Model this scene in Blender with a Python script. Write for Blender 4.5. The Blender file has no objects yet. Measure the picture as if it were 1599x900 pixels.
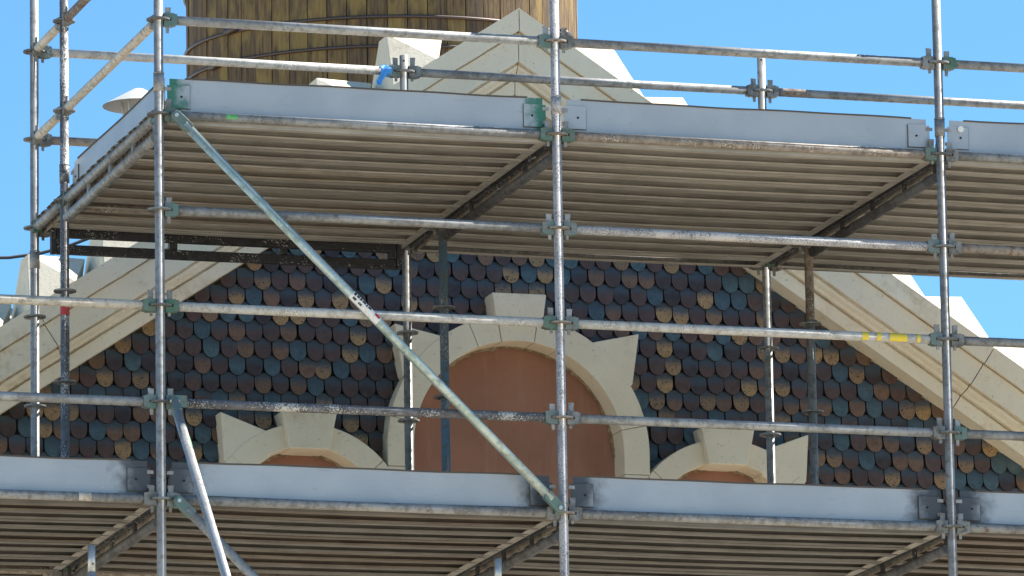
import bpy, bmesh, math, random
from mathutils import Vector, Matrix
R = math.radians
rnd = random.Random(7)
SC = bpy.context.scene
COL = SC.collection

# ------------------------------------------------------------------ camera
cam_d = bpy.data.cameras.new('camera'); cam = bpy.data.objects.new('camera', cam_d); COL.objects.link(cam)
fwd = Vector((0.28816798, 0.93627824, 0.20085385)); upv = Vector((-0.04306667, -0.19686739, 0.97948379)); rtv = fwd.cross(upv)
m = Matrix((rtv, upv, -fwd)).transposed().to_4x4(); m.translation = Vector((-8.1675, -32.6326, -5.8250))
cam.matrix_world = m
cam_d.sensor_width = 36.0; cam_d.lens = 236.69; cam_d.clip_start = 0.5; cam_d.clip_end = 3000
SC.camera = cam

# ------------------------------------------------------------------ world, sun, exposure
SUN_EL, SUN_AZ = R(50), R(6)            # azimuth measured from +X (street, right) towards +Y (behind the facade)
W = bpy.data.worlds.new('World'); SC.world = W; W.use_nodes = True
wn, wl = W.node_tree.nodes, W.node_tree.links
wn.clear()
sky = wn.new('ShaderNodeTexSky'); sky.sky_type = 'NISHITA'; sky.sun_disc = False
sky.sun_elevation = SUN_EL; sky.sun_rotation = math.pi/2 - SUN_AZ
sky.altitude = 2000; sky.air_density = 1.0; sky.dust_density = 0.0; sky.ozone_density = 3.0
bg = wn.new('ShaderNodeBackground'); bg.inputs['Strength'].default_value = 0.072
wo = wn.new('ShaderNodeOutputWorld')
tint = wn.new('ShaderNodeMix'); tint.data_type = 'RGBA'; tint.blend_type = 'MULTIPLY'; tint.inputs[0].default_value = 1.0
tint.inputs[7].default_value = (0.64, 0.97, 1.05, 1)      # clear, deep blue summer sky
wl.new(sky.outputs[0], tint.inputs[6]); wl.new(tint.outputs[2], bg.inputs[0]); wl.new(bg.outputs[0], wo.inputs[0])
sd = bpy.data.lights.new('sun', 'SUN'); sd.energy = 4.7; sd.angle = R(0.53); sd.color = (1.0, 0.95, 0.87)
sun = bpy.data.objects.new('sun', sd); COL.objects.link(sun)
sdir = Vector((math.cos(SUN_EL)*math.cos(SUN_AZ), math.cos(SUN_EL)*math.sin(SUN_AZ), math.sin(SUN_EL)))
sun.rotation_euler = sdir.to_track_quat('Z', 'Y').to_euler(); sun.location = (20, 0, 30)
SC.view_settings.view_transform = 'Standard'; SC.view_settings.look = 'None'
SC.view_settings.gamma = 1.0; SC.view_settings.use_curve_mapping = False
SC.view_settings.exposure = 1.45
SC.cycles.max_bounces = 5; SC.cycles.diffuse_bounces = 4; SC.cycles.glossy_bounces = 2; SC.cycles.caustics_reflective = False; SC.cycles.caustics_refractive = False

# ------------------------------------------------------------------ materials
MATS = {}
class NT:
    def __init__(s, name, rough=0.7, metal=0.0, spec=0.5):
        s.m = bpy.data.materials.new(name); s.m.use_nodes = True
        s.n = s.m.node_tree.nodes; s.l = s.m.node_tree.links
        s.b = s.n['Principled BSDF']; s.b.inputs['Roughness'].default_value = rough
        s.b.inputs['Metallic'].default_value = metal; s.b.inputs['Specular IOR Level'].default_value = spec
        MATS[name] = s.m
    def new(s, t, **kw):
        n = s.n.new(t)
        for k, v in kw.items(): setattr(n, k, v)
        return n
    def put(s, sock, v):
        if hasattr(v, 'is_output') or isinstance(v, bpy.types.NodeSocket): s.l.new(v, sock)
        elif isinstance(v, (tuple, list)) and len(v) == 3 and sock.type == 'RGBA': sock.default_value = (*v, 1)
        else: sock.default_value = v
    def coords(s, kind='Object', scale=(1, 1, 1), rand=True):
        tc = s.new('ShaderNodeTexCoord'); mp = s.new('ShaderNodeMapping')
        s.l.new(tc.outputs[kind], mp.inputs['Vector']); mp.inputs['Scale'].default_value = scale
        if rand:
            oi = s.new('ShaderNodeObjectInfo')
            ml = s.math('MULTIPLY', oi.outputs['Random'], 37.0); s.l.new(ml, mp.inputs['Location'])
        return mp.outputs[0]
    def noise(s, vec, scale, detail=4, rough=0.55):
        n = s.new('ShaderNodeTexNoise'); s.l.new(vec, n.inputs['Vector'])
        n.inputs['Scale'].default_value = scale; n.inputs['Detail'].default_value = detail; n.inputs['Roughness'].default_value = rough
        return n.outputs['Fac']
    def ramp(s, fac, a, b, lo=0.0, hi=1.0):
        n = s.new('ShaderNodeMapRange'); n.interpolation_type = 'SMOOTHSTEP'
        s.put(n.inputs[0], fac)
        for i, v in zip((1, 2, 3, 4), (a, b, lo, hi)): n.inputs[i].default_value = v
        return n.outputs[0]
    def math(s, op, a, b=None):
        n = s.new('ShaderNodeMath', operation=op); s.put(n.inputs[0], a)
        if b is not None: s.put(n.inputs[1], b)
        return n.outputs[0]
    def mix(s, fac, a, b, mode='MIX'):
        n = s.new('ShaderNodeMix', data_type='RGBA', blend_type=mode)
        s.put(n.inputs[0], fac); s.put(n.inputs[6], a); s.put(n.inputs[7], b)
        return n.outputs[2]
    def color(s, v): s.put(s.b.inputs['Base Color'], v)
    def bump(s, h, strength=0.3, dist=0.01):
        n = s.new('ShaderNodeBump'); n.inputs['Strength'].default_value = strength; n.inputs['Distance'].default_value = dist
        s.l.new(h, n.inputs['Height']); s.l.new(n.outputs[0], s.b.inputs['Normal'])

def tube_mat(name, base, dark, spat=None, spat_t=0.62, rust_t=0.72, rough=0.5, metal=0.2, long=(1, 1, 1), grime=0.5):
    """weathered galvanised tube: mottled zinc, grime, cement or paint spatter, rust blooms"""
    t = NT(name, rough, metal, 0.4)
    v = t.coords('Object', (1, 1, 1)); vl = t.coords('Object', long) if long != (1, 1, 1) else v
    big = t.noise(v, 5, 3); mid = t.noise(vl, 27, 3, .7); fine = t.noise(v, 120, 2, .7)
    c = t.mix(t.ramp(t.math('ADD', t.math('MULTIPLY', big, .55), t.math('MULTIPLY', mid, .45)), .40, .60), base, dark)
    c = t.mix(t.math('MULTIPLY', t.ramp(mid, .48, .75), grime), c, (.10, .085, .065))
    if spat:
        f = t.math('ADD', t.math('MULTIPLY', big, .5), t.math('MULTIPLY', fine, .6))
        c = t.mix(t.ramp(f, spat_t-.03, spat_t+.03), c, spat)
    r = t.math('ADD', t.math('MULTIPLY', t.math('SUBTRACT', 1.0, big), .6), t.math('MULTIPLY', mid, .4))
    c = t.mix(t.ramp(r, rust_t-.08, rust_t+.02, 0, .85), c, (.16, .06, .025))
    t.color(c)
    t.put(t.b.inputs['Roughness'], t.ramp(mid, .3, .7, rough-.1, rough+.2))
    t.bump(fine, .25, .002)
tube_mat('galvanised', (.345, .345, .335), (.235, .235, .228), (.56, .54, .49), .74)
tube_mat('galvanised_worn', (.275, .275, .268), (.17, .169, .165), (.42, .40, .36), .70, .70)
tube_mat('galvanised_bright', (.55, .56, .55), (.40, .41, .41), (.70, .68, .62), .70, .80, .34, .6, grime=.2)
tube_mat('green_brace', (.46, .53, .50), (.30, .38, .345), (.62, .64, .6), .70, .80, .34, .45, grime=.25)
tube_mat('cement_splashed', (.33, .325, .33), (.17, .165, .17), (.50, .475, .455), .545, .78, .65, .1)
tube_mat('dark_tube', (.15, .15, .16), (.07, .07, .075), (.50, .48, .45), .61, .74, .6, .2)
tube_mat('cream_tube', (.55, .50, .42), (.40, .36, .29), (.70, .68, .62), .66, .70, .6, .1)
tube_mat('white_tube', (.50, .485, .445), (.37, .352, .315), (.60, .58, .54), .64, .80, .6, .05, grime=.35)
tube_mat('rusty_tube', (.26, .22, .18), (.12, .085, .06), (.5, .46, .4), .68, .56, .7, .15)
tube_mat('blue_tube', (.12, .20, .27), (.16, .165, .16), (.45, .46, .46), .66, .74, .6, .1)
tube_mat('brown_tube', (.29, .25, .21), (.19, .155, .125), (.55, .5, .42), .66, .66, .65, .1)
tube_mat('green_fitting', (.06, .15, .10), (.16, .19, .165), (.45, .46, .42), .70, .72, .55, .25)
tube_mat('teal_fitting', (.11, .185, .165), (.19, .205, .195), (.55, .56, .54), .70, .74, .55, .25)
tube_mat('grey_fitting', (.25, .25, .235), (.14, .14, .13), None, .7, .68, .55, .35)
tube_mat('dark_steel', (.030, .030, .033), (.016, .016, .018), (.50, .49, .47), .665, .9, .45, .1, grime=.0)
tube_mat('dark_steel_worn', (.11, .11, .115), (.05, .05, .055), (.3, .29, .28), .72, .74, .5, .2)
tube_mat('deck_steel', (.375, .355, .32), (.30, .283, .252), (.46, .43, .38), .76, .78, .62, .1, (.12, 5, 5), .3)
tube_mat('deck_steel_brown', (.33, .298, .25), (.255, .225, .185), (.42, .385, .32), .76, .70, .65, .1, (.12, 5, 5), .35)
tube_mat('deck_steel_grey', (.33, .315, .285), (.26, .245, .22), (.44, .42, .39), .76, .78, .6, .15, (.12, 5, 5), .35)
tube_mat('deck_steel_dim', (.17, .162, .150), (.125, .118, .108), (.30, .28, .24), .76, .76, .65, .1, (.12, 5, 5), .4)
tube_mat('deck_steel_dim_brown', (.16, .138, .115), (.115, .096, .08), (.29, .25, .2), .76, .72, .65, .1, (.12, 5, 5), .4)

def toe_mat(name, paint=None, left=True, right=True, reach=.10):
    t = NT(name, .42, .25, .5)
    v = t.coords('Object', (1, 1, 1)); vs = t.coords('Object', (3, 1, .6))
    c = t.mix(t.ramp(t.noise(v, 3, 4), .3, .7), (.41, .43, .445), (.355, .375, .395))
    c = t.mix(t.ramp(t.noise(vs, 30, 5, .7), .55, .8, 0, .35), c, (.30, .31, .32))
    c = t.mix(t.ramp(t.noise(v, 90, 3), .68, .73, 0, .7), c, (.55, .55, .53))
    c = t.mix(t.ramp(t.noise(t.coords('Object', (1.5, 1, 14)), 5, 4, .75), .60, .70, 0, .4), c, (.24, .245, .25))
    c = t.mix(t.ramp(t.noise(v, 11, 5, .75), .64, .72, 0, .35), c, (.33, .29, .24))
    if paint:
        tc = t.new('ShaderNodeTexCoord'); sx = t.new('ShaderNodeSeparateXYZ'); t.l.new(tc.outputs['Object'], sx.inputs[0])
        n = t.math('MULTIPLY', t.math('SUBTRACT', t.noise(v, 13, 3), .5), .22)
        d = None
        if left: d = sx.outputs[0]
        if right:
            e = t.math('SUBTRACT', 2.0, sx.outputs[0]); d = e if d is None else t.math('MINIMUM', d, e)
        c = t.mix(t.ramp(t.math('ADD', d, n), reach*.35, reach*1.6, .92, 0), c, paint)
    t.color(c)
    t.bump(t.noise(v, 4, 2), .25, .02)
toe_mat('toe_board_steel')
toe_mat('toe_board_green', (.02, .15, .085), True, True, .07)
toe_mat('toe_board_smudged', (.035, .037, .042), True, True, .13)
t = NT('dark_edge', .7, .2); t.color((.09, .075, .065))
t = NT('black_hole', .9); t.color((.012, .012, .012))

def stone_mat(name, a, b, stain, run=False):
    t = NT(name, .85, 0, .3)
    v = t.coords('Object', (1, 1, 1), rand=False)
    c = t.mix(t.ramp(t.noise(v, 2.2, 5), .3, .7), a, b)
    f = t.math('MULTIPLY', t.ramp(t.noise(v, 3.1, 4, .6), .50, .72), t.ramp(t.noise(v, 22, 4), .35, .7))
    c = t.mix(t.math('MULTIPLY', f, .55), c, stain)
    c = t.mix(t.ramp(t.noise(v, 48, 3, .7), .64, .70, 0, .55), c, (.26, .22, .16))
    if run:
        at = t.new('ShaderNodeAttribute', attribute_name='stain')
        c = t.mix(t.math('MULTIPLY', t.ramp(at.outputs['Fac'], .35, 1.0), t.ramp(t.noise(v, 4.5, 5, .65), .40, .68, 0, .55)), c, (.42, .31, .18))
    t.color(c); t.bump(t.noise(v, 60, 4, .65), .45, .006)
stone_mat('cream_stone', (.75, .67, .515), (.69, .605, .455), (.40, .27, .13))
stone_mat('stained_stone', (.75, .67, .515), (.69, .605, .455), (.40, .27, .13), True)
stone_mat('joint_mortar', (.36, .30, .21), (.30, .25, .18), (.25, .17, .09))
stone_mat('plaster_wall', (.50, .46, .38), (.44, .40, .33), (.3, .24, .16))
t = NT('window_board', .75, 0, .3)
v = t.coords('Object', (1, 1, 1), rand=False)
c = t.mix(t.ramp(t.noise(v, 2.5, 5), .3, .7), (.34, .165, .105), (.28, .133, .086))
c = t.mix(t.ramp(t.noise(t.coords('Object', (30, 30, 2), rand=False), 3, 4), .55, .8, 0, .35), c, (.20, .075, .04))
c = t.mix(t.ramp(t.noise(v, 16, 4, .7), .66, .74, 0, .7), c, (.11, .05, .032))
c = t.mix(t.ramp(t.noise(t.coords('Object', (5, 5, .7), rand=False), 2.0, 5, .7), .50, .72, 0, .55), c, (.37, .21, .145))
c = t.mix(t.ramp(t.noise(v, 7, 5, .75), .60, .72, 0, .45), c, (.19, .085, .055))
t.color(c); t.bump(t.noise(v, 60, 4), .2, .003)
t = NT('render_crust', .95, 0, .2); v = t.coords('Object', rand=False)
t.color(t.mix(t.ramp(t.noise(v, 30, 4), .35, .65), (.38, .30, .20), (.22, .15, .09))); t.bump(t.noise(v, 60, 5), .8, .01)

def tile_mat(name, a, b, pit, glaze=.45):
    """glazed clay scale tile; every tile turns slate blue towards its upper end"""
    t = NT(name, .48, 0, .38)
    oi = t.new('ShaderNodeObjectInfo'); ge = t.new('ShaderNodeNewGeometry')
    rv = t.math('FRACT', t.math('ADD', t.math('MULTIPLY', oi.outputs['Random'], 7.31), t.math('MULTIPLY', ge.outputs['Random Per Island'], 5.77)))
    tc = t.new('ShaderNodeTexCoord'); mp = t.new('ShaderNodeMapping'); t.l.new(tc.outputs['UV'], mp.inputs['Vector'])
    t.l.new(t.math('MULTIPLY', rv, 91.0), mp.inputs['Location']); v = mp.outputs[0]
    sx = t.new('ShaderNodeSeparateXYZ'); t.l.new(tc.outputs['UV'], sx.inputs[0])
    c = t.mix(rv, a, b)
    c = t.mix(t.ramp(t.noise(v, 2.6, 4, .6), .38, .70, 0, .6), c, tuple(x*.55 for x in a))
    c = t.mix(t.ramp(t.noise(v, 9, 2, .6), .60, .64, 0, pit), c, (.03, .02, .015))
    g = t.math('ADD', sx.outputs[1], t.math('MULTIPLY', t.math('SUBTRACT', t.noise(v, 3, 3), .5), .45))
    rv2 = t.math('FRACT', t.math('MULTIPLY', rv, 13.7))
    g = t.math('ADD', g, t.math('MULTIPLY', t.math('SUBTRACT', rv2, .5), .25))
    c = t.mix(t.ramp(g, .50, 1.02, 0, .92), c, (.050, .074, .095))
    t.color(c)
    t.put(t.b.inputs['Roughness'], t.ramp(t.noise(v, 6, 4), .3, .7, .36, .62))
    t.bump(t.noise(v, 14, 4), .25, .003)
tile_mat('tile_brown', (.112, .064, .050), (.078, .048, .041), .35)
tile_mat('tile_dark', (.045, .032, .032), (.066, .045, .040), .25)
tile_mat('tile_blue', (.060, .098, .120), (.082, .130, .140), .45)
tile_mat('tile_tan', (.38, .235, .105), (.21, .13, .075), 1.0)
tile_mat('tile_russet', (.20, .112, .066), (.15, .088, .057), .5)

t = NT('tile_edge_shade', .8, 0, .2); t.color((.022, .019, .018))  # tile sides coloured near black to draw the shadow lines between tiles
t = NT('old_timber', .8, 0, .3)
v = t.coords('Object', (14, 14, .8)); v2 = t.coords('Object', (1, 1, 1))
oi = t.new('ShaderNodeObjectInfo')
c = t.mix(oi.outputs['Random'], (.23, .145, .062), (.14, .09, .05))
c = t.mix(t.ramp(t.noise(v, 4, 6, .7), .38, .66), c, (.07, .05, .035))
c = t.mix(t.ramp(t.noise(t.coords('Object', (3, 3, 1)), 2.2, 4), .48, .66, 0, .6), c, (.36, .24, .07))
c = t.mix(t.ramp(t.noise(v, 16, 3), .62, .70, 0, .6), c, (.03, .022, .016))
t.color(c); t.bump(t.noise(v, 6, 6, .7), .6, .01)
t = NT('hoop_iron', .45, .6); t.color((.10, .075, .065))
t = NT('vent_metal', .5, .2); v = t.coords(); t.color(t.mix(t.ramp(t.noise(v, 5, 4), .35, .65), (.62, .62, .58), (.50, .50, .46)))
t = NT('roof_slate', .8); v = t.coords(rand=False); t.color(t.mix(t.noise(v, 3, 5), (.12, .11, .11), (.2, .18, .17)))
t = NT('blue_plastic', .45); v = t.coords(); t.color(t.mix(t.noise(v, 40, 3), (.03, .22, .62), (.06, .32, .75)))
for nm, cc in (('yellow_paint', (.70, .52, .03)), ('red_paint', (.45, .035, .03)), ('green_paint', (.07, .38, .09)), ('black_print', (.02, .02, .022)), ('white_label', (.72, .71, .68))):
    t = NT(nm, .6); v = t.coords(); t.color(t.mix(t.ramp(t.noise(v, 70, 4), .5, .75, 0, .6), cc, (.45, .43, .40)))
t = NT('cable_black', .6); t.color((.05, .055, .06))
t = NT('paving', .9, 0, .2); v = t.coords(rand=False)
c = t.mix(t.ramp(t.noise(v, .35, 6), .3, .7), (.47, .415, .33), (.41, .36, .285)); c = t.mix(t.ramp(t.noise(v, 6, 5), .4, .75, 0, .4), c, (.36, .315, .25))
t.color(c); t.bump(t.noise(v, 20, 5), .3, .01)

# ------------------------------------------------------------------ mesh helpers
def box(bm, lo, hi):
    vs = [bm.verts.new((x, y, z)) for x in (lo[0], hi[0]) for y in (lo[1], hi[1]) for z in (lo[2], hi[2])]
    for f in ((0, 1, 3, 2), (4, 6, 7, 5), (0, 4, 5, 1), (2, 3, 7, 6), (0, 2, 6, 4), (1, 5, 7, 3)): bm.faces.new([vs[i] for i in f])
def frame(d):
    d = Vector(d).normalized(); a = Vector((0, 0, 1)) if abs(d.z) < .9 else Vector((0, 1, 0))
    u = d.cross(a).normalized(); return u, d.cross(u).normalized()
def tube(bm, p0, p1, r, n=20, caps=True, hollow=False, r1=None):
    p0, p1 = Vector(p0), Vector(p1); u, w = frame(p1-p0); r1 = r if r1 is None else r1
    A = [bm.verts.new(p0+(u*math.cos(2*math.pi*i/n)+w*math.sin(2*math.pi*i/n))*r) for i in range(n)]
    B = [bm.verts.new(p1+(u*math.cos(2*math.pi*i/n)+w*math.sin(2*math.pi*i/n))*r1) for i in range(n)]
    for i in range(n):
        f = bm.faces.new((A[i], A[(i+1) % n], B[(i+1) % n], B[i])); f.smooth = True
    if caps: bm.faces.new(A[::-1]); bm.faces.new(B)
def path_tube(bm, pts, r, n=8):
    pts = [Vector(p) for p in pts]; rings = []
    for i, p in enumerate(pts):
        d = pts[min(i+1, len(pts)-1)]-pts[max(i-1, 0)]; u, w = frame(d)
        rings.append([bm.verts.new(p+(u*math.cos(2*math.pi*k/n)+w*math.sin(2*math.pi*k/n))*r) for k in range(n)])
    for a, b in zip(rings, rings[1:]):
        for k in range(n):
            f = bm.faces.new((a[k], a[(k+1) % n], b[(k+1) % n], b[k])); f.smooth = True
def prism(bm, pts, y0, y1):
    """polygon of (x, z) points extruded along Y"""
    A = [bm.verts.new((x, y0, z)) for x, z in pts]; B = [bm.verts.new((x, y1, z)) for x, z in pts]; n = len(pts)
    bm.faces.new(A); bm.faces.new(B[::-1])
    for i in range(n): bm.faces.new((A[(i+1) % n], A[i], B[i], B[(i+1) % n]))
def hull(bm, pts):
    vs = [bm.verts.new(p) for p in pts]; bmesh.ops.convex_hull(bm, input=vs)
def mesh(name, bm, mat):
    bmesh.ops.recalc_face_normals(bm, faces=bm.faces)
    me = bpy.data.meshes.new(name); bm.to_mesh(me); bm.free(); me.materials.append(MATS[mat]); return me
def obj(name, me, parent=None, loc=(0, 0, 0), rot=(0, 0, 0)):
    o = bpy.data.objects.new(name, me); COL.objects.link(o); o.location = loc; o.rotation_euler = rot
    if parent: o.parent = parent
    return o
def part(name, fn, mat, parent=None, bevel=0, loc=(0, 0, 0)):
    bm = bmesh.new(); fn(bm); o = obj(name, mesh(name, bm, mat), parent, loc)
    if bevel:
        b = o.modifiers.new('bevel', 'BEVEL'); b.width = bevel; b.segments = 2; b.limit_method = 'ANGLE'; b.angle_limit = R(35)
    return o
def thing(name, label, cat, loc=(0, 0, 0), rot=(0, 0, 0), group=None):
    o = bpy.data.objects.new(name, None); COL.objects.link(o); o.empty_display_size = .1
    o.location = loc; o.rotation_euler = rot; tag(o, label, cat, group); return o
def tag(o, label, cat, group=None):
    o['label'] = label; o['category'] = cat
    if group: o['group'] = group
def patch(parent, name, p0, p1, r, mat, a0=0, a1=360, n=16):
    """thin shell round a tube (tape, paint, sticker) in the parent's space; angle 0 is the side facing -Y"""
    p0, p1 = Vector(p0), Vector(p1); d = (p1-p0).normalized()
    u = (Vector((0, -1, 0)) - d*d.dot(Vector((0, -1, 0)))).normalized(); w = d.cross(u)
    def fn(bm):
        A, B = [], []
        for i in range(n+1):
            a = R(a0+(a1-a0)*i/n); o = (u*math.cos(a)+w*math.sin(a))*r
            A.append(bm.verts.new(p0+o)); B.append(bm.verts.new(p1+o))
        for i in range(n):
            f = bm.faces.new((A[i], A[i+1], B[i+1], B[i])); f.smooth = True
    return part(name, fn, mat, parent)

# ------------------------------------------------------------------ dimensions
L, W1, W2 = 2.133, 2.113, 0.722
WB = W1+W2
GROUND = -7.43
TR = 0.02415
AX, APEX, SL = 3.04, 3.597, 0.655          # gable axis, apex height of the coping, rake slope
TH = math.atan(SL)
YT = 3.83                                   # plane the tiles hang on

# ------------------------------------------------------------------ ground
g = part('ground', lambda bm: bm.faces.new([bm.verts.new(p) for p in ((-900, -900, GROUND), (900, -900, GROUND), (900, 900, GROUND), (-900, 900, GROUND))]), 'paving')
g['kind'] = 'structure'

# ------------------------------------------------------------------ building
B = thing('gabled_building', 'gabled building clad in scale tiles with cream stone coping and boarded arched windows', 'building', (AX, YT, GROUND))
def bpart(name, fn, mat, parent=B, bevel=0):
    o = part(name, fn, mat, None, bevel); o.parent = parent
    off = Vector((AX, YT, GROUND)); o.data.transform(Matrix.Translation(-off)); return o
HW, EAVE = 4.25, APEX-.3-SL*4.25
def f_wall(bm):
    prism(bm, [(AX-HW, GROUND), (AX+HW, GROUND), (AX+HW, EAVE), (AX, APEX-.3), (AX-HW, EAVE)], 3.96, 4.14)
bpart('gable_wall', f_wall, 'plaster_wall')
def f_low(bm): box(bm, (AX-HW+.01, 3.78, GROUND), (AX+HW-.01, 3.95, .26))
bpart('lower_wall', f_low, 'plaster_wall')
bpart('side_wall', lambda bm: box(bm, (AX-HW, 4.145, GROUND), (AX-HW+.3, 14, EAVE-.1)), 'plaster_wall')
bpart('side_wall', lambda bm: box(bm, (AX+HW-.3, 4.145, GROUND), (AX+HW, 14, EAVE-.1)), 'plaster_wall')
bpart('rear_wall', lambda bm: prism(bm, [(AX-HW, GROUND), (AX+HW, GROUND), (AX+HW, EAVE), (AX, APEX-.4), (AX-HW, EAVE)], 14.005, 14.2), 'plaster_wall')
for sg in (-1, 1):
    def f_roof(bm):
        prism(bm, [(AX+sg*.005, APEX-.42), (AX+sg*(HW+.15), APEX-.42-SL*(HW+.15)), (AX+sg*(HW+.15), APEX-.52-SL*(HW+.15)), (AX+sg*.005, APEX-.52)], 4.145, 14.0)
    bpart('roof_slope', f_roof, 'roof_slate')

# coping: moulded profile (distance below the outer edge, Y), swept up each rake, cut into stones
PROF = [(0, 4.13), (0, 3.55), (.112, 3.55), (.113, 3.588), (.120, 3.588), (.122, 3.572), (.262, 3.572), (.264, 3.604), (.270, 3.604), (.276, 3.594), (.292, 3.598), (.306, 3.622), (.322, 3.628), (.325, 3.668), (.333, 3.668), (.337, 3.652), (.408, 3.66), (.408, 3.95), (.30, 4.13)]
STAIN = [0, 0, .4, 1, 1, .5, .3, 1, 1, .6, .4, .6, .5, 1, 1, .6, .1, 0, 0]
nrm = lambda sg: Vector((-sg*math.sin(TH), 0, -math.cos(TH)))
def rake_pt(sg, t, d, y, vertical):
    P = Vector((AX+sg*t, y, APEX-SL*t))
    return P+Vector((0, 0, -d/math.cos(TH))) if vertical else P+nrm(sg)*d
cop = bpart('gable_coping', lambda bm: [hull(bm, [rake_pt(sg, t, d, y, t == 0) for t in (0, 4.2) for d, y in ((.06, 3.60), (.06, 4.10), (.27, 3.70), (.30, 3.94))]) for sg in (-1, 1)], 'joint_mortar')
SEG = [0.0, 1.42, 2.88, 4.3]
for sg in (-1, 1):
    for a, b in zip(SEG, SEG[1:]):
        def f_cs(bm):
            rings = []
            ja = .0025
            n = max(2, int((b-a)/.05))
            for i in range(n+1):
                t0 = a+ja+(b-a-2*ja)*i/n
                k = i/n
                ring = []
                for d, y in PROF:
                    p0 = rake_pt(sg, t0, d, y, False); p1 = rake_pt(sg, t0, d, y, True)
                    p = p1.lerp(p0, k) if a == 0 else p0
                    w = .0008*math.sin(t0*17+d*31)+.0012*rnd.uniform(-1, 1)
                    if 0 < i < n and .1 < d < .4 and y < 3.9: p = p+nrm(sg)*w+Vector((0, w*.5, 0))
                    ring.append(bm.verts.new(p))
                rings.append(ring)
            for r0, r1 in zip(rings, rings[1:]):
                for j in range(len(PROF)): bm.faces.new((r0[j], r0[(j+1) % len(PROF)], r1[(j+1) % len(PROF)], r1[j]))
            bm.faces.new(rings[0]); bm.faces.new(rings[-1][::-1])
        o = bpart('coping_stone', f_cs, 'stained_stone', cop)
        ca = o.data.attributes.new('stain', 'FLOAT', 'POINT')
        for vi in range(len(o.data.vertices)): ca.data[vi].value = STAIN[vi % len(PROF)]
    # pointed crocket blocks standing on the rake
    for k in range(9):
        t0 = .53+.428*k
        if t0 > 4.1: break
        def f_blk(bm):
            def at(t, up, y): return Vector((AX+sg*t, y, APEX-SL*t+up))
            hull(bm, [at(t0+.16, .345, 3.93), at(t0-.19, .115, 3.99), at(t0-.19, -.05, 4.10), at(t0+.16, .345, 4.10), at(t0-.03, .0, 3.56), at(t0+.235, .0, 3.56), at(t0+.235, -.05, 4.10), at(t0-.03, -.04, 3.60), at(t0+.235, -.04, 3.60)])
        bpart('crocket_block', f_blk, 'cream_stone', cop, .006)

# arched windows
def arc(cx, cz, r, a0, a1, n): return [(cx+r*math.cos(R(a0+(a1-a0)*i/n)), cz+r*math.sin(R(a0+(a1-a0)*i/n))) for i in range(n+1)]
def window(cx, cz, ro, ri, bot, key, joints, ears, name_label):
    w = bpart('arched_window', lambda bm: prism(bm, arc(cx, cz, ri+.05, 180, 0, 40)+[(cx+ri+.05, bot), (cx-ri-.05, bot)], 3.885, 3.925), 'window_board')
    w['label'] = name_label
    # rough mortar edge left round the board
    def f_cr(bm):
        rr = random.Random(3); n = 90; prev = None
        for i in range(n+1):
            a = R(180-180*i/n); d = .006+.014*rr.random()*(1 if rr.random() < .7 else 1.8)
            ring = [bm.verts.new((cx+q*math.cos(a), y, cz+q*math.sin(a))) for q, y in ((ri+.01, 3.872), (ri-d, 3.872), (ri-d*.8, 3.886), (ri+.01, 3.886))]
            if prev:
                for j in range(4): bm.faces.new((prev[j], prev[(j+1) % 4], ring[(j+1) % 4], ring[j]))
            prev = ring
    bpart('mortar_edge', f_cr, 'render_crust', w)
    for a0, a1 in zip(joints, joints[1:]):
        for sg in (1, -1):
            g0, g1 = a0+.12, a1-.12
            def f_v(bm):
                o = arc(0, cz, ro, g0, g1, 12); i = arc(0, cz, ri, g1, g0, 12)
                prism(bm, [(cx+sg*x, z) for x, z in o+i], 3.70, 3.955)
            bpart('voussoir', f_v, 'cream_stone', w, .004)
    for sg in (1, -1):
        if joints[0] > 5:
            zb = cz-.125
            bpart('springer', lambda bm: prism(bm, [(cx+sg*x, z) for x, z in arc(0, cz, ro, 0, joints[0]-.12, 6)+arc(0, cz, ri, joints[0]-.12, 0, 6)+[(ri, zb), (ro, zb)]], 3.70, 3.955), 'cream_stone', w, .003)
        if bot < cz:
            zz = [cz-.127 if joints[0] > 5 else cz-.003, bot]
            for z1, z0 in zip(zz, zz[1:]):
                if z1-z0 > .02: bpart('jamb_stone', lambda bm: box(bm, (min(cx+sg*ri, cx+sg*ro), 3.70, z0+.002), (max(cx+sg*ri, cx+sg*ro), 3.955, z1-.001)), 'cream_stone', w, .004)
    kt, kw, kb, kz, km = key
    if km > .85:
        bpart('centre_voussoir', lambda bm: prism(bm, arc(cx, cz, ro-.012, 98.8, 81.2, 6)+arc(cx, cz, ri, 81.2, 98.8, 6), 3.697, 3.954), 'cream_stone', w, .004)
        kz, kb = cz+ro-.035, kw*.87
    bpart('keystone', lambda bm: prism(bm, [(cx-kw, kt), (cx+kw, kt), (cx+kb, kz), (cx-kb, kz)], 3.655, 3.953), 'cream_stone', w, .006)
    for e in ears:
        bpart('pointed_ear', lambda bm: prism(bm, e, 3.703, 3.953), 'cream_stone', w, .004)
BX, BZ = 3.045, 1.03
ear = [(-.735, 1.732), (-.46, 1.672), (-.44, 1.55), (-.60, 1.40), (-.69, 1.43)]
window(BX, BZ, .785, .63, .30, (1.93, .163, .10, 1.645, .9), [12, 68, 81], [[(BX+x, z) for x, z in ear], [(BX-x, z) for x, z in reversed(ear)]],
       'large arched window closed with an orange brown board')
ears = [(-.51, 1.178), (-.24, 1.078), (-.22, .93), (-.40, .80), (-.49, .90)]
SZ = .53
window(1.785, SZ, .60, .465, .30, (1.19, .163, .118, .975, .80), [4, 42, 76], [[(1.785+x, z) for x, z in ears]], 'small arched window left of the large one, mostly hidden by the toe board')
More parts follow.
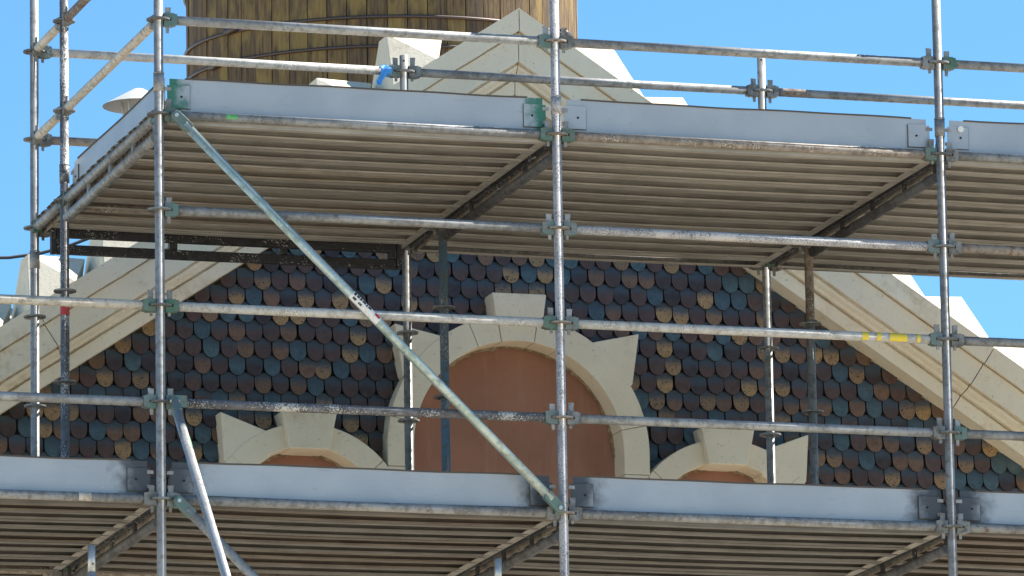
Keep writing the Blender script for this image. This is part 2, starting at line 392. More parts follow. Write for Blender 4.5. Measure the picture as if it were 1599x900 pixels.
window(4.295, SZ, .60, .465, .30, (1.19, .163, .118, .975, .80), [4, 42, 76], [[(4.295-x, z) for x, z in reversed(ears)]], 'small arched window right of the large one, mostly hidden by the toe board')

# scale tiles
PX, PZ, X0, Z0 = .1027, .1016, 3.202, 2.123
def tile_geo(bm, mtx, uvl, mi=0, ei=1):
    hw = .0482; out = [(-hw, .125), (-hw, .058)]+[(hw*math.cos(R(a)), .058+.058*math.sin(R(a))) for a in range(198, 343, 16)]+[(hw, .058), (hw, .125)]
    def yy(z): return -.026+.175*z          # foot kicked out over the course below
    A = [bm.verts.new(mtx @ Vector((x, yy(z), z))) for x, z in out]; Bv = [bm.verts.new(mtx @ Vector((x, yy(z)+.0125, z))) for x, z in out]
    n = len(out); f = bm.faces.new(A); f.material_index = mi
    fs = [f]
    for i in range(n-1):
        q = bm.faces.new((A[i+1], A[i], Bv[i], Bv[i+1])); q.material_index = ei; fs.append(q)
    for ff in fs:
        for lp in ff.loops:
            k = (A.index(lp.vert) if lp.vert in A else Bv.index(lp.vert)); lp[uvl].uv = (out[k][0]/.1027+.5, out[k][1]/.1016)
KINDS = ['tile_brown', 'tile_dark', 'tile_blue', 'tile_tan', 'tile_russet']
TM = []
for kd in KINDS:
    bm = bmesh.new(); uvl = bm.loops.layers.uv.new('uv'); tile_geo(bm, Matrix.Identity(4), uvl)
    TM.append(mesh('tile', bm, kd)); TM[-1].materials.append(MATS['tile_edge_shade'])
WINS = [(BX, BZ, .63), (1.785, SZ, .465), (4.295, SZ, .465)]
def in_open(x, z):
    for cx, cz, ri in WINS:
        if (math.hypot(x-cx, z-cz) < ri+.06 and z >= cz) or (abs(x-cx) < ri+.06 and z < cz): return True
    return False
def behind_ring(x, z):
    return any(math.hypot(x-cx, z-cz) < ri+.14 and z >= cz for cx, cz, ri in WINS)
tiles = []
for row in range(-10, 18):
    z = Z0-PZ*row
    if z < .26: continue
    for i in range(-42, 43):
        x = X0+PX*(i+.5*(row % 2))
        if z+.06 > 3.12-SL*abs(x-AX)+.02 or in_open(x, z+.05): continue
        u = rnd.random()
        k = 0 if u < .40 else 1 if u < .54 else 2 if u < .71 else 3 if u < .87 else 4
        tiles.append((x+rnd.gauss(0, .0014), z+rnd.gauss(0, .0026), k, rnd.gauss(0, 1.3), rnd.gauss(0, 1.2)))
cp = Vector(cam.matrix_world.translation)
def pix(P):
    d = Vector(P)-cp; w = d.dot(fwd); return d.dot(rtv)/w, d.dot(upv)/w
def seen(x, z):
    a, b = pix((x, 3.8, z+.05))
    if abs(a) > .0745 or behind_ring(x, z+.05): return False
    if z+.09 > 3.10-SL*abs(x-AX): return False
    return .80+.02*(x-3) < z < 2.13         # between the lower toe boards and the upper deck
vis = [t for t in tiles if seen(t[0], t[1])]
vis.sort(key=lambda t: (Vector((t[0], 3.8, t[1]))-cp).length)
single = set(id(t) for t in vis[:300])
bm = bmesh.new(); uvl = bm.loops.layers.uv.new('uv'); off = Vector((AX, YT, GROUND))
clad = bpart('tile_cladding', lambda bm: prism(bm, [(AX-HW+.05, .275), (AX+HW-.05, .275), (AX+HW-.05, EAVE-.15), (AX, 3.0), (AX-HW+.05, EAVE-.15)], 3.9565, 3.9585), 'roof_slate')
for t in tiles:
    x, z, k, rz, ry = t
    rot = (R(ry*.7), R(rz), R(ry))
    if id(t) in single:
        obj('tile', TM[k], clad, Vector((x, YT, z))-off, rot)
    else:
        mt = Matrix.Translation(Vector((x, YT, z))-off)
        from mathutils import Euler
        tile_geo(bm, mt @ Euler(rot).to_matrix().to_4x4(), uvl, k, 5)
bmesh.ops.recalc_face_normals(bm, faces=bm.faces)
me = bpy.data.meshes.new('tile_field'); bm.to_mesh(me); bm.free()
for kd in KINDS+['tile_edge_shade']: me.materials.append(MATS[kd])
tf = obj('tile_field', me, clad); tf['kind'] = 'stuff'

# ------------------------------------------------------------------ water tank behind the gable
TC, TRAD, TZ0, TZ1 = Vector((3.49, 8.0, 0)), 1.262, 3.62, 6.1
tank = thing('water_tank', 'round wooden stave water tank with iron hoops behind the gable apex', 'water tank', (TC.x, TC.y, TZ0))
NS = 62
bm = bmesh.new(); hwid = math.pi*TRAD/NS*.985
ro, ri_ = TRAD, TRAD-.06
cs, sn = math.cos(math.pi/NS*.955), math.sin(math.pi/NS*.955)
for zz in (0,):
    pts = [(-ro*sn, -ro*cs), (0, -ro*1.0005), (ro*sn, -ro*cs), (ri_*sn, -ri_*cs), (-ri_*sn, -ri_*cs)]
    A = [bm.verts.new((x, y, 0)) for x, y in pts]; Bv = [bm.verts.new((x, y, TZ1-TZ0)) for x, y in pts]
    bm.faces.new(A[::-1]); bm.faces.new(Bv)
    for i in range(5): bm.faces.new((A[i], A[(i+1) % 5], Bv[(i+1) % 5], Bv[i]))
sm = mesh('stave', bm, 'old_timber')
for i in range(NS):
    o = obj('stave', sm, tank, (0, 0, rnd.uniform(-.01, .01)), (0, 0, 2*math.pi*i/NS)); s = 1+rnd.uniform(-.003, .003); o.scale = (1, s, 1)
def hoop(z, tilt, yaw):
    def fn(bm):
        path_tube(bm, [((TRAD+.010)*math.sin(a), -(TRAD+.010)*math.cos(a), (TRAD)*math.sin(a-yaw)*0 + tilt*TRAD*math.cos(a-yaw)) for a in [2*math.pi*i/96 for i in range(97)]], .011, 8)
    h = part('hoop', fn, 'hoop_iron', tank, loc=(0, 0, z-TZ0))
    return h
h1 = hoop(4.40, -.055, R(-25)); h2 = hoop(4.21, -.055, R(-25)); hoop(4.77, -.04, R(-25)); hoop(3.85, 0, 0); hoop(5.3, 0, 0); hoop(5.85, 0, 0)
for h, az, zz in ((h1, -64, -.045), (h1, 50, -.012), (h2, -72, -.05)):
    a = R(az)
    part('hoop_lug', lambda bm: tube(bm, ((TRAD+.02)*math.sin(a-.045), -(TRAD+.02)*math.cos(a-.045), zz), ((TRAD+.02)*math.sin(a+.045), -(TRAD+.02)*math.cos(a+.045), zz+.003), .024, 8), 'hoop_iron', h)
part('tank_floor', lambda bm: tube(bm, (0, 0, .02), (0, 0, .08), TRAD-.065, 48), 'old_timber', tank)
part('tank_lid', lambda bm: tube(bm, (0, 0, TZ1-TZ0+.02), (0, 0, TZ1-TZ0+.45), TRAD+.06, 48, r1=.1), 'old_timber', tank)
st = thing('tank_stand', 'timber stand under the round water tank on the roof', 'stand', (TC.x, TC.y, 2.0))
for sx in (-1, 1):
    part('beam', lambda bm: box(bm, (sx*.55-.09, -1.2, 1.40), (sx*.55+.09, 1.2, 1.615)), 'old_timber', st)
    for sy in (-1, 1):
        x = TC.x+sx*.55; zr = APEX-.43-SL*abs(x-AX)-.06
        part('post', lambda bm: box(bm, (sx*.55-.08, sy*.8-.08, zr-2.0), (sx*.55+.08, sy*.8+.08, 1.398)), 'old_timber', st)

# roof vents and cable
def vent(x, y, z, label, roofz):
    v = thing('roof_vent', label, 'vent', (x, y, roofz), group='metal vents on the roof')
    h = z-roofz
    part('cowl', lambda bm: (tube(bm, (0, 0, h), (0, 0, h+.105), .215, 32, False, r1=.03), tube(bm, (0, 0, h+.105), (0, 0, h+.112), .03, 32, r1=.004), tube(bm, (0, 0, h+.004), (0, 0, h+.08), .207, 32, False, r1=.03)), 'vent_metal', v)
    for k in range(4):
        a = R(45+90*k)
        part('strut', lambda bm: tube(bm, (.09*math.cos(a), .09*math.sin(a), h-.14), (.115*math.cos(a), .115*math.sin(a), h+.035), .008, 8), 'vent_metal', v)
    part('pipe', lambda bm: tube(bm, (0, 0, -.1), (0, 0, h-.10), .085, 24), 'vent_metal', v)
vent(1.178, 5.2, 3.29, 'metal roof vent with conical cowl seen over the sloping end toe board', APEX-.42-SL*(AX-1.178))
vent(.37, 5.2, 1.93, 'metal roof vent with conical cowl at the left edge behind the coping', APEX-.42-SL*(AX-.37))
def cable_pt(i):
    x = -6+7.3*i/40
    return (x, 6.0, 2.50+(.34*(x-.4)**2 if x > .4 else .018*(x-.4)**2))
cb = part('overhead_cable', lambda bm: path_tube(bm, [cable_pt(i) for i in range(41)], .010, 8), 'cable_black')
tag(cb, 'thin dark cable sagging across the sky at the left edge', 'cable')

# ------------------------------------------------------------------ scaffold: shared meshes
def rosette_mesh(mat):
    bm = bmesh.new(); n = 32; h = .0045
    def ring(r0, r1):
        V = [[bm.verts.new((r*math.cos(2*math.pi*i/n), r*math.sin(2*math.pi*i/n), z)) for i in range(n)] for r, z in ((r0, -h), (r1, -h), (r1, h), (r0, h))]
        for a, b in ((0, 1), (1, 2), (2, 3), (3, 0)):
            for i in range(n): bm.faces.new((V[a][i], V[a][(i+1) % n], V[b][(i+1) % n], V[b][i]))
    ring(TR-.001, .034); ring(.051, .0615)
    for k in range(8):
        a = 2*math.pi*(k+.5)/8; u = Vector((math.cos(a), math.sin(a), 0)); w = Vector((-u.y, u.x, 0))*.007
        pts = [u*r+w*s+Vector((0, 0, q)) for r in (.033, .052) for s in (-1, 1) for q in (-h*.97, h*.97)]
        hull(bm, pts)
    return mesh('rosette', bm, mat)
ROS = {m_: rosette_mesh(m_) for m_ in ('grey_fitting', 'galvanised_worn', 'brown_tube')}
def head_mesh(mat):          # wedge head, local +X points from the standard's axis along the ledger
    bm = bmesh.new()
    for s in (-1, 1):
        hull(bm, [(x, y, z) for x, w, z0, z1 in ((.0255, .017, .0065, .034), (.078, .024, .0065, .034)) for y in (-w, w) for z in (s*z0, s*z1)])
    hull(bm, [(x, y, z) for x, w, hz in ((.064, .0235, .0335), (.094, .026, .028)) for y in (-w, w) for z in (-hz, hz)])
    return mesh('wedge_head', bm, mat)
def wedge_mesh(mat):
    bm = bmesh.new(); hull(bm, [(x, y, z) for y in (-.004, .004) for x, z in ((.036, .078), (.066, .080), (.064, .045), (.054, -.058), (.040, -.056), (.038, .04))])
    return mesh('wedge', bm, mat)
HEAD = {m_: (head_mesh(m_), wedge_mesh('galvanised' if m_ == 'teal_fitting' else 'galvanised_worn')) for m_ in ('green_fitting', 'teal_fitting', 'grey_fitting')}
TUBES = {}
def tube_mesh(length, mat, r=TR, inset=.085):
    key = (round(length, 4), mat, r, inset)
    if key not in TUBES:
        bm = bmesh.new(); tube(bm, (inset, 0, 0), (length-inset, 0, 0), r, 20); TUBES[key] = mesh('tube', bm, mat)
    return TUBES[key]
def heads(parent, length, fit):
    hm, wm = HEAD[fit]
    for loc, rz in (((0, 0, 0), 0), ((length, 0, 0), math.pi)):
        h = obj('wedge_head', hm, parent, loc, (0, 0, rz)); obj('wedge', wm, h, (0, 0, rnd.uniform(-.012, .006)))
def ledger(p, length, rz, mat, label, fit='teal_fitting', name='ledger', group='horizontal scaffold tubes'):
    o = thing(name, label, 'scaffold tube', p, (0, 0, rz), group)
    obj('tube', tube_mesh(length, mat), o); heads(o, length, fit); return o
def standard(x, y, z0, z1, mat, label, levels, ros='grey_fitting', spigot=False, sleeve=()):
    o = thing('scaffold_standard', label, 'scaffold post', (x, y, z0), group='upright scaffold standards')
    def fn(bm):
        zz = [0]+[s-z0 for s in sleeve]+[z1-z0]
        tube(bm, (0, 0, 0), (0, 0, z1-z0), TR, 24)
    obj_ = part('post', fn, mat, o)
    for k in levels: obj('rosette', ROS[ros], o, (0, 0, k*.5-z0), (rnd.uniform(-.01, .01), rnd.uniform(-.01, .01), R(22.5)+rnd.uniform(-.1, .1)))
    for s in sleeve:
        part('joint_sleeve', lambda bm: (tube(bm, (0, 0, s-z0-.09), (0, 0, s-z0+.002), TR+.0035, 24), tube(bm, (0, 0, s-z0+.004), (0, 0, s-z0+.010), TR+.0045, 24)), mat, o)
    if spigot:
        part('pin_hole', lambda bm: tube(bm, (-.007, -TR-.0006, z1-z0-.035), (-.007, -TR+.006, z1-z0-.035), .006, 10), 'black_hole', o)
    if z0 <= GROUND+.01:
        part('base_plate', lambda bm: box(bm, (-.075, -.075, 0), (.075, .075, .008)), 'galvanised_worn', o)
    return o
GZ = GROUND
full = range(-2, 8)
standard(0, 0, GZ, 4.1, 'galvanised', 'leftmost front scaffold post, plain grey, rising the full height', full, sleeve=(2.21,))
standard(L, 0, GZ, 4.1, 'cement_splashed', 'middle front scaffold post, spattered with pale cement', full, 'brown_tube', sleeve=(2.20,))
standard(2*L, 0, GZ, 4.1, 'galvanised_worn', 'rightmost front scaffold post, bluish grey with worn paint', full, sleeve=(2.19,))
M1 = standard(0, W1, GZ, 4.4, 'dark_tube', 'dark worn post at the left end of the scaffold, nearer of the two', range(-1, 9), 'grey_fitting', sleeve=(2.19,))
standard(L, W1, GZ, 1.93, 'blue_tube', 'blue painted post in front of the big arched window', range(-1, 4), 'grey_fitting')
M3 = standard(2*L, W1, GZ, 1.93, 'galvanised_worn', 'rust streaked post under the upper deck at the right', range(-1, 4), 'grey_fitting')
standard(0, WB, GZ, 4.4, 'galvanised', 'outermost grey post at the far left end of the scaffold', range(-1, 9), sleeve=(1.86,))
standard(L, WB, GZ, 3.094, 'galvanised_worn', 'rear post beside the big arched window with its stub above the deck', range(-1, 7), 'galvanised_worn', True)
standard(2*L, WB, GZ, 3.215, 'galvanised', 'rear post at the right with its round top above the deck', range(-1, 7), 'galvanised_worn', True)
patch(M3, 'rust_coat', (0, 0, 1.52-GZ), (0, 0, 1.93-GZ), TR+.0008, 'rusty_tube')
patch(M1, 'red_tape', (0, 0, 1.365-GZ), (0, 0, 1.435-GZ), TR+.0012, 'red_paint')
for x, lab in ((-.382, 'short bright post end in front of the lowest left bearer'), (1.752, 'short bright post end in front of the lowest middle bearer')):
    o = thing('scaffold_standard', lab, 'scaffold post', (x, -.08, GZ), group='upright scaffold standards')
    zt = -.262-GZ
    part('post', lambda bm: tube(bm, (0, 0, 0), (0, 0, zt-.14), TR, 20), 'galvanised_bright', o)
    part('spigot', lambda bm: tube(bm, (0, 0, zt-.14), (0, 0, zt), .019, 20), 'galvanised_bright', o)
    part('pin_hole', lambda bm: tube(bm, (.002, -.0196, zt-.095), (.002, -.01, zt-.095), .005, 10), 'black_hole', o)

# ledgers on the front face
BAY = {-1: 'left of the leftmost front post', 0: 'between the left and middle front posts', 1: 'between the middle and right front posts', 2: 'right of the rightmost front post'}
front = {
 (0, 5): ('galvanised', 'teal_fitting'), (1, 5): ('galvanised_worn', 'grey_fitting'), (2, 5): ('galvanised_worn', 'green_fitting'),
 (0, 4): ('galvanised_worn', 'green_fitting'), (1, 4): ('brown_tube', 'green_fitting'), (2, 4): ('galvanised_worn', 'grey_fitting'),
 (0, 3): ('galvanised_worn', 'teal_fitting'), (1, 3): ('cement_splashed', 'teal_fitting'), (2, 3): ('brown_tube', 'grey_fitting'),
 (-1, 2): ('cream_tube', 'green_fitting'), (0, 2): ('white_tube', 'green_fitting'), (1, 2): ('white_tube', 'teal_fitting'), (2, 2): ('galvanised_worn', 'grey_fitting'),
 (-1, 1): ('galvanised', 'teal_fitting'), (0, 1): ('dark_tube', 'teal_fitting'), (1, 1): ('galvanised', 'grey_fitting'), (2, 1): ('galvanised_worn', 'teal_fitting'),
 (-1, 0): ('galvanised_worn', 'grey_fitting'), (0, 0): ('galvanised_worn', 'grey_fitting'), (1, 0): ('galvanised_worn', 'grey_fitting'), (2, 0): ('galvanised_worn', 'grey_fitting')}
LVL = {5: 'front top guard rail', 4: 'front edge tube under the upper toe board', 3: 'front tube just below the upper deck', 2: 'front tube across the tiled gable, upper of two', 1: 'front tube across the tiled gable, lower of two', 0: 'front edge tube under the lower toe board'}
for (b, k), (mt, ft) in front.items():
    o = ledger((b*L, 0, k*.5), L, 0, mt, f'{LVL[k]}, {BAY[b]}', ft)
    if (b, k) == (1, 2):
        for x0, x1 in ((3.79, 3.825), (3.872, 3.897), (3.943, 4.04), (4.095, 4.115)):
            patch(o, 'yellow_paint_mark', (x0-L, 0, 0), (x1-L, 0, 0), TR+.0009, 'yellow_paint', -70, 60)
    if (b, k) == (0, 4): patch(o, 'green_mark', (.35, 0, 0), (.41, 0, 0), TR+.0009, 'green_paint', -35, 25)
    if (b, k) == (-1, 0): patch(o, 'pale_paint_mark', (1.70, 0, 0), (1.765, 0, 0), TR+.0009, 'cream_tube', -60, 60)
# guard rails at the back of the upper deck
for b in (0, 1, 2):
    o = ledger((b*L, WB, 3.0), L, 0, ('white_tube', 'galvanised_worn', 'galvanised_worn')[b], f'rear top guard rail, {BAY[b].replace("front", "rear").replace("the left and", "the far left and")}', 'green_fitting' if b == 0 else 'grey_fitting')
    ledger((b*L, WB, 2.5), L, 0, 'brown_tube', f'rear middle guard rail behind the upper toe board, {BAY[b].replace("front", "rear")}', 'grey_fitting')
    if b == 2: patch(o, 'rust_patch', (.02+.10, 0, 0), (.26, 0, 0), TR+.0008, 'rusty_tube', -80, 40)
# rails and bearers on the left end
for k, mt in ((6, 'rusty_tube'), (5, 'cream_tube')):
    lab = 'upper' if k == 6 else 'lower'
    ledger((0, 0, k*.5), W1, math.pi/2, mt, f'{lab} sloping-looking end guard rail, long section at the left end', 'grey_fitting')
    ledger((0, W1, k*.5), W2, math.pi/2, 'cream_tube', f'{lab} end guard rail, short section between the two far left posts', 'grey_fitting')
# tubes under the decks
for zk, zn in ((4, 'upper'), (0, 'lower')):
    for b in ((0, 1, 2) if zk == 4 else (-1, 0, 1, 2)):
        ledger((b*L, W1, zk*.5-.03), L, 0, 'brown_tube', f'tube under the middle of the {zn} deck, {BAY[b].replace("front ", "inner ")}', 'grey_fitting')
        ledger((b*L, WB, zk*.5-.012), L, 0, 'galvanised_worn', f'tube under the rear edge of the {zn} deck, {BAY[b].replace("front ", "rear ")}', 'grey_fitting')

# bearers (transoms) across the decks: top tube, lower stiffening tube, webs, plank end strips
def bearer(ix, zk, end=False):
    x = ix*L; z = zk*.5; deck = 'upper' if zk == 4 else 'lower'
    pos = {-1: 'beyond the left edge', 0: 'at the leftmost front post', 1: 'at the middle front post', 2: 'at the rightmost front post', 3: 'beyond the right edge'}[ix]
    mt = 'brown_tube' if end else 'dark_steel'
    o = thing('bearer', f'braced cross bearer carrying the {deck} deck {pos}', 'scaffold beam', (x, 0, z), (0, 0, math.pi/2), 'cross bearers under the decks')
    tm = tube_mesh(W1, 'galvanised_worn' if end else 'dark_steel', .026, .075)
    obj('top_tube', tm, o, (0, 0, -.004)); heads(o, W1, 'green_fitting')
    part('lower_tube', lambda bm: tube(bm, (.07, 0, -.105), (W1-.07, 0, -.105), .027, 18), 'dark_steel_worn' if not end else 'galvanised_worn', o)
    for q in (.085, .56, 1.06, 1.55, W1-.085):
        part('web_plate', lambda bm: box(bm, (q-.022, -.006, -.085), (q+.022, .006, -.022)), 'grey_fitting' if end else 'dark_steel', o)
    if not end:
        for q, q1 in ((.06, .52), (.525, 1.02), (1.03, 1.42), (1.425, 2.04)):
            part('cover_strip', lambda bm: hull(bm, [(u, v, w) for u in (q, q1-.004) for v, w in ((.042, -.036), (.087, -.034), (.042, -.031), (.087, -.029))]), 'deck_steel', o)
    o2 = thing('bearer', f'short cross bearer carrying the rear of the {deck} deck {pos}', 'scaffold beam', (x, W1, z), (0, 0, math.pi/2), 'cross bearers under the decks')
    obj('top_tube', tube_mesh(W2, 'galvanised_worn' if end else 'dark_steel', .026, .075), o2, (0, 0, -.004)); heads(o2, W2, 'green_fitting')
    if not end:
        part('cover_strip', lambda bm: hull(bm, [(u, v, w) for u in (.04, W2-.03) for v, w in ((.042, -.036), (.087, -.034), (.042, -.031), (.087, -.029))]), 'deck_steel', o2)
for ix in (0, 1, 2, 3): bearer(ix, 4, ix == 0)
for ix in (-1, 0, 1, 2, 3): bearer(ix, 0)

# ------------------------------------------------------------------ deck planks
PLW, PLP = .226, .2335
def plank_mesh(mat, length):
    bm = bmesh.new(); w, t = PLW/2, .0018
    prof = [(-w, .0), (-w, .064), (-w+.03, .066), (-w+.04, .060), (-.03, .060), (-.02, .066), (.02, .066), (.03, .060), (w-.04, .060), (w-.03, .066), (w, .064), (w, .0), (w-.036, -.003), (w-.038, .006)]
    inn = [(w-.038, .006), (w-.036, .0005), (w-.003, .002), (w-.003, .061), (w-.03, .063), (w-.04, .057), (.03, .057), (.02, .063), (-.02, .063), (-.03, .057), (-w+.04, .057), (-w+.03, .063), (-w+.003, .061), (-w+.003, .002), (-w+.036, .0005), (-w+.038, .006), (-w+.036, -.003)]
    poly = prof[:-1]+inn
    x0, x1 = .050, length-.050
    n = 14
    rings = []
    for i in range(n+1):
        x = x0+(x1-x0)*i/n; sag = -.006*math.sin(math.pi*i/n)
        rings.append([bm.verts.new((x, y, z+sag)) for y, z in poly])
    for a, b in zip(rings, rings[1:]):
        for j in range(len(poly)): bm.faces.new((a[j], a[(j+1) % len(poly)], b[(j+1) % len(poly)], b[j]))
    return mesh('pan', bm, mat)
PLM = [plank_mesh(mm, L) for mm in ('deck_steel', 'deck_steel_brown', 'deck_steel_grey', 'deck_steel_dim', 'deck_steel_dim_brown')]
bm = bmesh.new(); box(bm, (.046, -PLW/2+.004, .0), (.0495, PLW/2-.004, .0585)); ENDM = mesh('end_cap', bm, 'deck_steel_brown')
bm = bmesh.new(); prev = None
for i in range(9):          # hook curling over the bearer tube, bearer axis along local Y at the origin
    a = R(-20+150*i/8); ring = [bm.verts.new((r*math.cos(a), y, r*math.sin(a)-.004)) for r, y in ((.0275, -.036), (.042, -.036), (.042, .036), (.0275, .036))]
    if prev:
        for j in range(4): bm.faces.new((prev[j], prev[(j+1) % 4], ring[(j+1) % 4], ring[j]))
    prev = ring
HOOK = mesh('hook', bm, 'deck_steel_brown')
ORD = ['first', 'second', 'third', 'fourth', 'fifth', 'sixth', 'seventh', 'eighth', 'ninth', 'tenth', 'eleventh', 'twelfth']
BAYP = {-1: 'leftmost bay', 0: 'bay left of the middle post', 1: 'bay right of the middle post', 2: 'rightmost bay'}
for zk, zn, bays in ((4, 'upper', (0, 1, 2)), (0, 'lower', (-1, 0, 1, 2))):
    for b in bays:
        for i in range(12):
            y = .135+PLP*i
            bay = BAYP[b].replace('lower deck, ', '')
            o = thing('deck_plank', f'{ORD[i]} steel plank from the street side, {zn} deck, {bay}', 'scaffold plank', (b*L, y, zk*.5-.034+rnd.uniform(-.004, .003)), (0, 0, 0), 'steel planks of the scaffold decks')
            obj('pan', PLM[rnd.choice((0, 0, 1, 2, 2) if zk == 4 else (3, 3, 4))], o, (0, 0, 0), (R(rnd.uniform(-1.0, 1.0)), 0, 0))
            for loc, rz in (((0, 0, 0), 0), ((L, 0, 0), math.pi)):
                obj('end_cap', ENDM, o, loc, (0, 0, rz))
                for s in (-1, 1): obj('hook', HOOK, o, (loc[0], s*.072, .034), (0, 0, rz))

# ------------------------------------------------------------------ toe boards
def toe(x, y, z, rz, length, mat, label, sag=.0, holes=True):
    o = thing('toe_board', label, 'toe board', (x, y, z), (0, 0, rz), 'steel toe boards')
    h = .178; n = 24
    sd = random.Random(label)
    ph = sd.uniform(0, 6)
    def zt(u): return h+sag*(math.sin(u*5+ph)+.8*math.sin(u*11+ph*2))
    def fb(bm):
        rings = []
        for i in range(n+1):
            u = length*i/n; bow = .004*math.sin(math.pi*i/n)+.002*math.sin(u*4+ph)
            c0 = 0
            rings.append([bm.verts.new((u, yy+bow, zz)) for yy, zz in ((0, 0), (0, zt(u)-c0), (.003, zt(u)-c0), (.003, 0))])
        for a, b2 in zip(rings, rings[1:]):
            for j in range(4): bm.faces.new((a[j], a[(j+1) % 4], b2[(j+1) % 4], b2[j]))
        bm.faces.new(rings[0]); bm.faces.new(rings[-1][::-1])
    part('board', fb, mat, o)
    def fl(bm):
        rings = []
        for i in range(1, n):
            u = length*i/n; bow = .004*math.sin(math.pi*i/n)+.002*math.sin(u*4+ph)
            rings.append([bm.verts.new((u, yy+bow, zt(u)+zz)) for yy, zz in ((-.005, -.002), (-.005, .006), (.022, .006), (.022, -.002))])
        for a, b2 in zip(rings, rings[1:]):
            for j in range(4): bm.faces.new((a[j], a[(j+1) % 4], b2[(j+1) % 4], b2[j]))
        bm.faces.new(rings[0]); bm.faces.new(rings[-1][::-1])
    part('rolled_edge', fl, 'dark_edge', o)
    part('bottom_shadow_line', lambda bm: box(bm, (.03, -.003, -.007), (length-.03, .012, -.001)), 'dark_edge', o)  # thin dark strip added as the shadow line under the board
    for u, s in ((.0, 1), (length, -1)):
        pl = part('end_plate', lambda bm: box(bm, (min(u+s*-.015, u+s*.105), -.0085, .022), (max(u+s*-.015, u+s*.105), -.0045, .142)), mat, o, .001)
        part('plate_shadow_gap', lambda bm: box(bm, (min(u, u+s*.1075), -.0044, .0185), (max(u, u+s*.1075), -.0036, .1435)), 'dark_edge', pl)
        part('bolt', lambda bm: tube(bm, (u+s*.06, -.0125, .082), (u+s*.06, -.0084, .082), .006, 10), 'black_hole', pl)
        for zz in (.045, .12):
            part('clip', lambda bm: box(bm, (min(u-s*.030, u+s*.004), -.014, zz-.009), (max(u-s*.030, u+s*.004), -.0088, zz+.009)), 'galvanised', pl)
    return o
TL = L-.13
tm_ = {0: 'toe_board_green', 1: 'toe_board_steel', 2: 'toe_board_steel'}
for b in (0, 1, 2):
    toe(b*L+.065, .030, 2.022, 0, TL, tm_[b], 'upper toe board, ' + {0: 'green stained ends, left of the middle post', 1: 'plain grey, right of the middle post', 2: 'at the right edge of the picture'}[b], .0016)
for b in (-1, 0, 1, 2):
    toe(b*L+.065, .030, .022, 0, TL, 'toe_board_smudged', 'lower toe board with smudged dark ends, ' + {-1: 'at the left edge of the picture', 0: 'left of the middle post', 1: 'right of the middle post', 2: 'at the right edge of the picture'}[b], .0014)
toe(.045, W1-.05, 2.03, -math.pi/2, W1-.10, 'toe_board_steel', 'pale toe board across the left end of the upper deck', .0)
o = part('end_disc', lambda bm: tube(bm, (2*L+.125, .012, 2.150), (2*L+.125, .018, 2.150), .017, 20), 'white_label'); tag(o, 'small pale round disc on the toe board beside the right front post', 'disc')

# ------------------------------------------------------------------ braces
def brace(p0, p1, mat, label, fit='teal_fitting'):
    p0, p1 = Vector(p0), Vector(p1); d = (p1-p0)
    o = thing('diagonal_brace', label, 'scaffold brace', p0, group='diagonal braces')
    e = d.normalized()
    part('tube', lambda bm: tube(bm, e*.06, d-e*.06, TR, 20), mat, o)
    side = Vector((0, 1, 0)) if abs(e.y) < .5 else Vector((1, 0, 0)); up_ = e.cross(side).normalized()
    for base, s in ((Vector((0, 0, 0)), 1), (d, -1)):
        h = part('flat_end', lambda bm: hull(bm, [base+e*s*u+up_*v+side*w for u, hv, hw in ((-.022, .014, .011), (-.005, .026, .012), (.05, .0275, .016), (.10, .0245, .0235)) for v in (-hv, hv) for w in (-hw, hw)]), fit, o, .004)
        part('pin', lambda bm: tube(bm, base-side*.021, base+side*.03, .010, 14), 'galvanised_bright', h)
        part('bracket', lambda bm: hull(bm, [base+side*w+Vector((u, 0, v)) for w in (.0125, .05) for u in (-.02, .02) for v in (-.03, .03)]), fit, h, .003)
    return o
b1 = brace((.075, -.062, 1.985), (2.095, -.062,   .018), 'green_brace', 'long diagonal brace crossing in front of the gable from left post to middle post')
def lab(name, f0, f1, mat, a0, a1):
    d = Vector((2.02, 0, -1.967)); patch(b1, name, d*f0, d*f1, TR+.001, mat, a0, a1)
lab('sticker', .455, .525, 'white_label', -70, 70)
for i, (f0, f1, a0, a1) in enumerate(((.457, .462, -55, -5), (.464, .470, -50, -12), (.472, .476, -55, -10), (.478, .486, -50, -15), (.488, .491, -52, -8), (.493, .500, -48, -14), (.46, .468, 10, 40), (.474, .482, 12, 38))):
    d = Vector((2.02, 0, -1.967)); patch(b1, 'printed_mark', d*f0, d*f1, TR+.0016, 'black_print', a0, a1)
d = Vector((2.02, 0, -1.967)); patch(b1, 'red_mark', d*.510, d*.522, TR+.0017, 'red_paint', -60, -10)
b2 = brace((.055, -.055, .50), (.05, -2.05, -1.55), 'galvanised_bright', 'sunlit raking brace leaning out towards the street from the left post', 'galvanised' if False else 'teal_fitting')
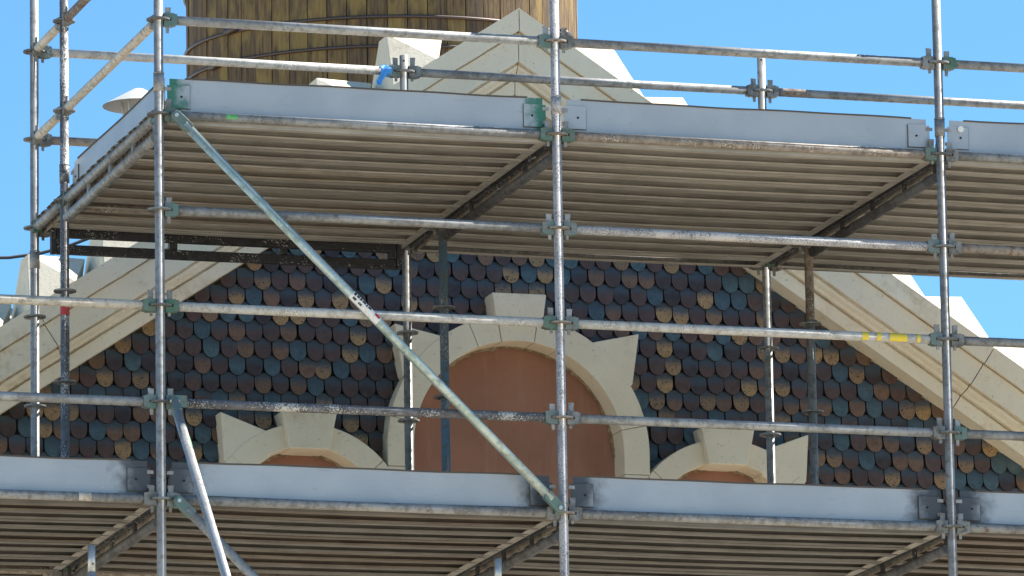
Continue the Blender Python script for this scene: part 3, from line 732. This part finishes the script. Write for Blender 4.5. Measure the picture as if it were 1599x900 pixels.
d2 = Vector((-.005, -1.995, -2.05)); patch(b2, 'green_sticker', d2*.115, d2*.145, TR+.001, 'green_paint', -130, -40)
brace((.075, -.062, -.015), (2.095, -.062, -1.98), 'galvanised', 'diagonal brace running down to the right below the lower deck')

# ------------------------------------------------------------------ black ladder beam under the deck, blue rag
lb = thing('ladder_beam', 'black paint-splashed ladder beam hung under the rear of the upper deck', 'scaffold beam', (.09, 2.70, 1.88))
Lb = 1.94
part('top_chord', lambda bm: box(bm, (0, -.02, .043), (Lb, .02, .095)), 'dark_steel', lb, .004)
part('bottom_chord', lambda bm: box(bm, (0, -.02, -.050), (Lb, .02, .002)), 'dark_steel', lb, .004)
for q in (.02, .66, 1.29, Lb-.02):
    part('rung', lambda bm: box(bm, (q-.022, -.018, .0045), (q+.022, .018, .0445)), 'dark_steel', lb)
part('hanger', lambda bm: box(bm, (-.03, -.022, -.05), (-.003, .022, .10)), 'dark_steel', lb)
part('hanger', lambda bm: box(bm, (Lb+.003, -.022, -.05), (Lb+.03, .022, .10)), 'dark_steel', lb)
def f_rag(bm):
    rr = random.Random(5); n, mrows = 12, 7; G = []
    for j in range(mrows):
        row_ = []
        for i in range(n):
            a = -2.2+4.4*i/(n-1); s = j/(mrows-1)
            row_.append(bm.verts.new((-.03+.06*s+rr.uniform(-.006, .006), -(.030+.006*rr.random())*math.cos(a), (.030+.006*rr.random())*math.sin(a))))
        G.append(row_)
    T = []
    for j in range(5):
        T.append([bm.verts.new((-.03-.016*j/2+w+rr.uniform(-.006, .006), -.034+rr.uniform(-.008, .008), -.01-.020*j)) for w in (0, .012, .024, .03)])
    for g_ in (G, T):
        for a, b in zip(g_, g_[1:]):
            for k in range(len(a)-1): bm.faces.new((a[k], a[k+1], b[k+1], b[k]))
rag = part('rag', f_rag, 'blue_plastic', None, 0, (2.02, WB, 3.0))
so = rag.modifiers.new('thick', 'SOLIDIFY'); so.thickness = .0025
tag(rag, 'bright blue plastic strip tied round the rear guard rail', 'plastic strip')
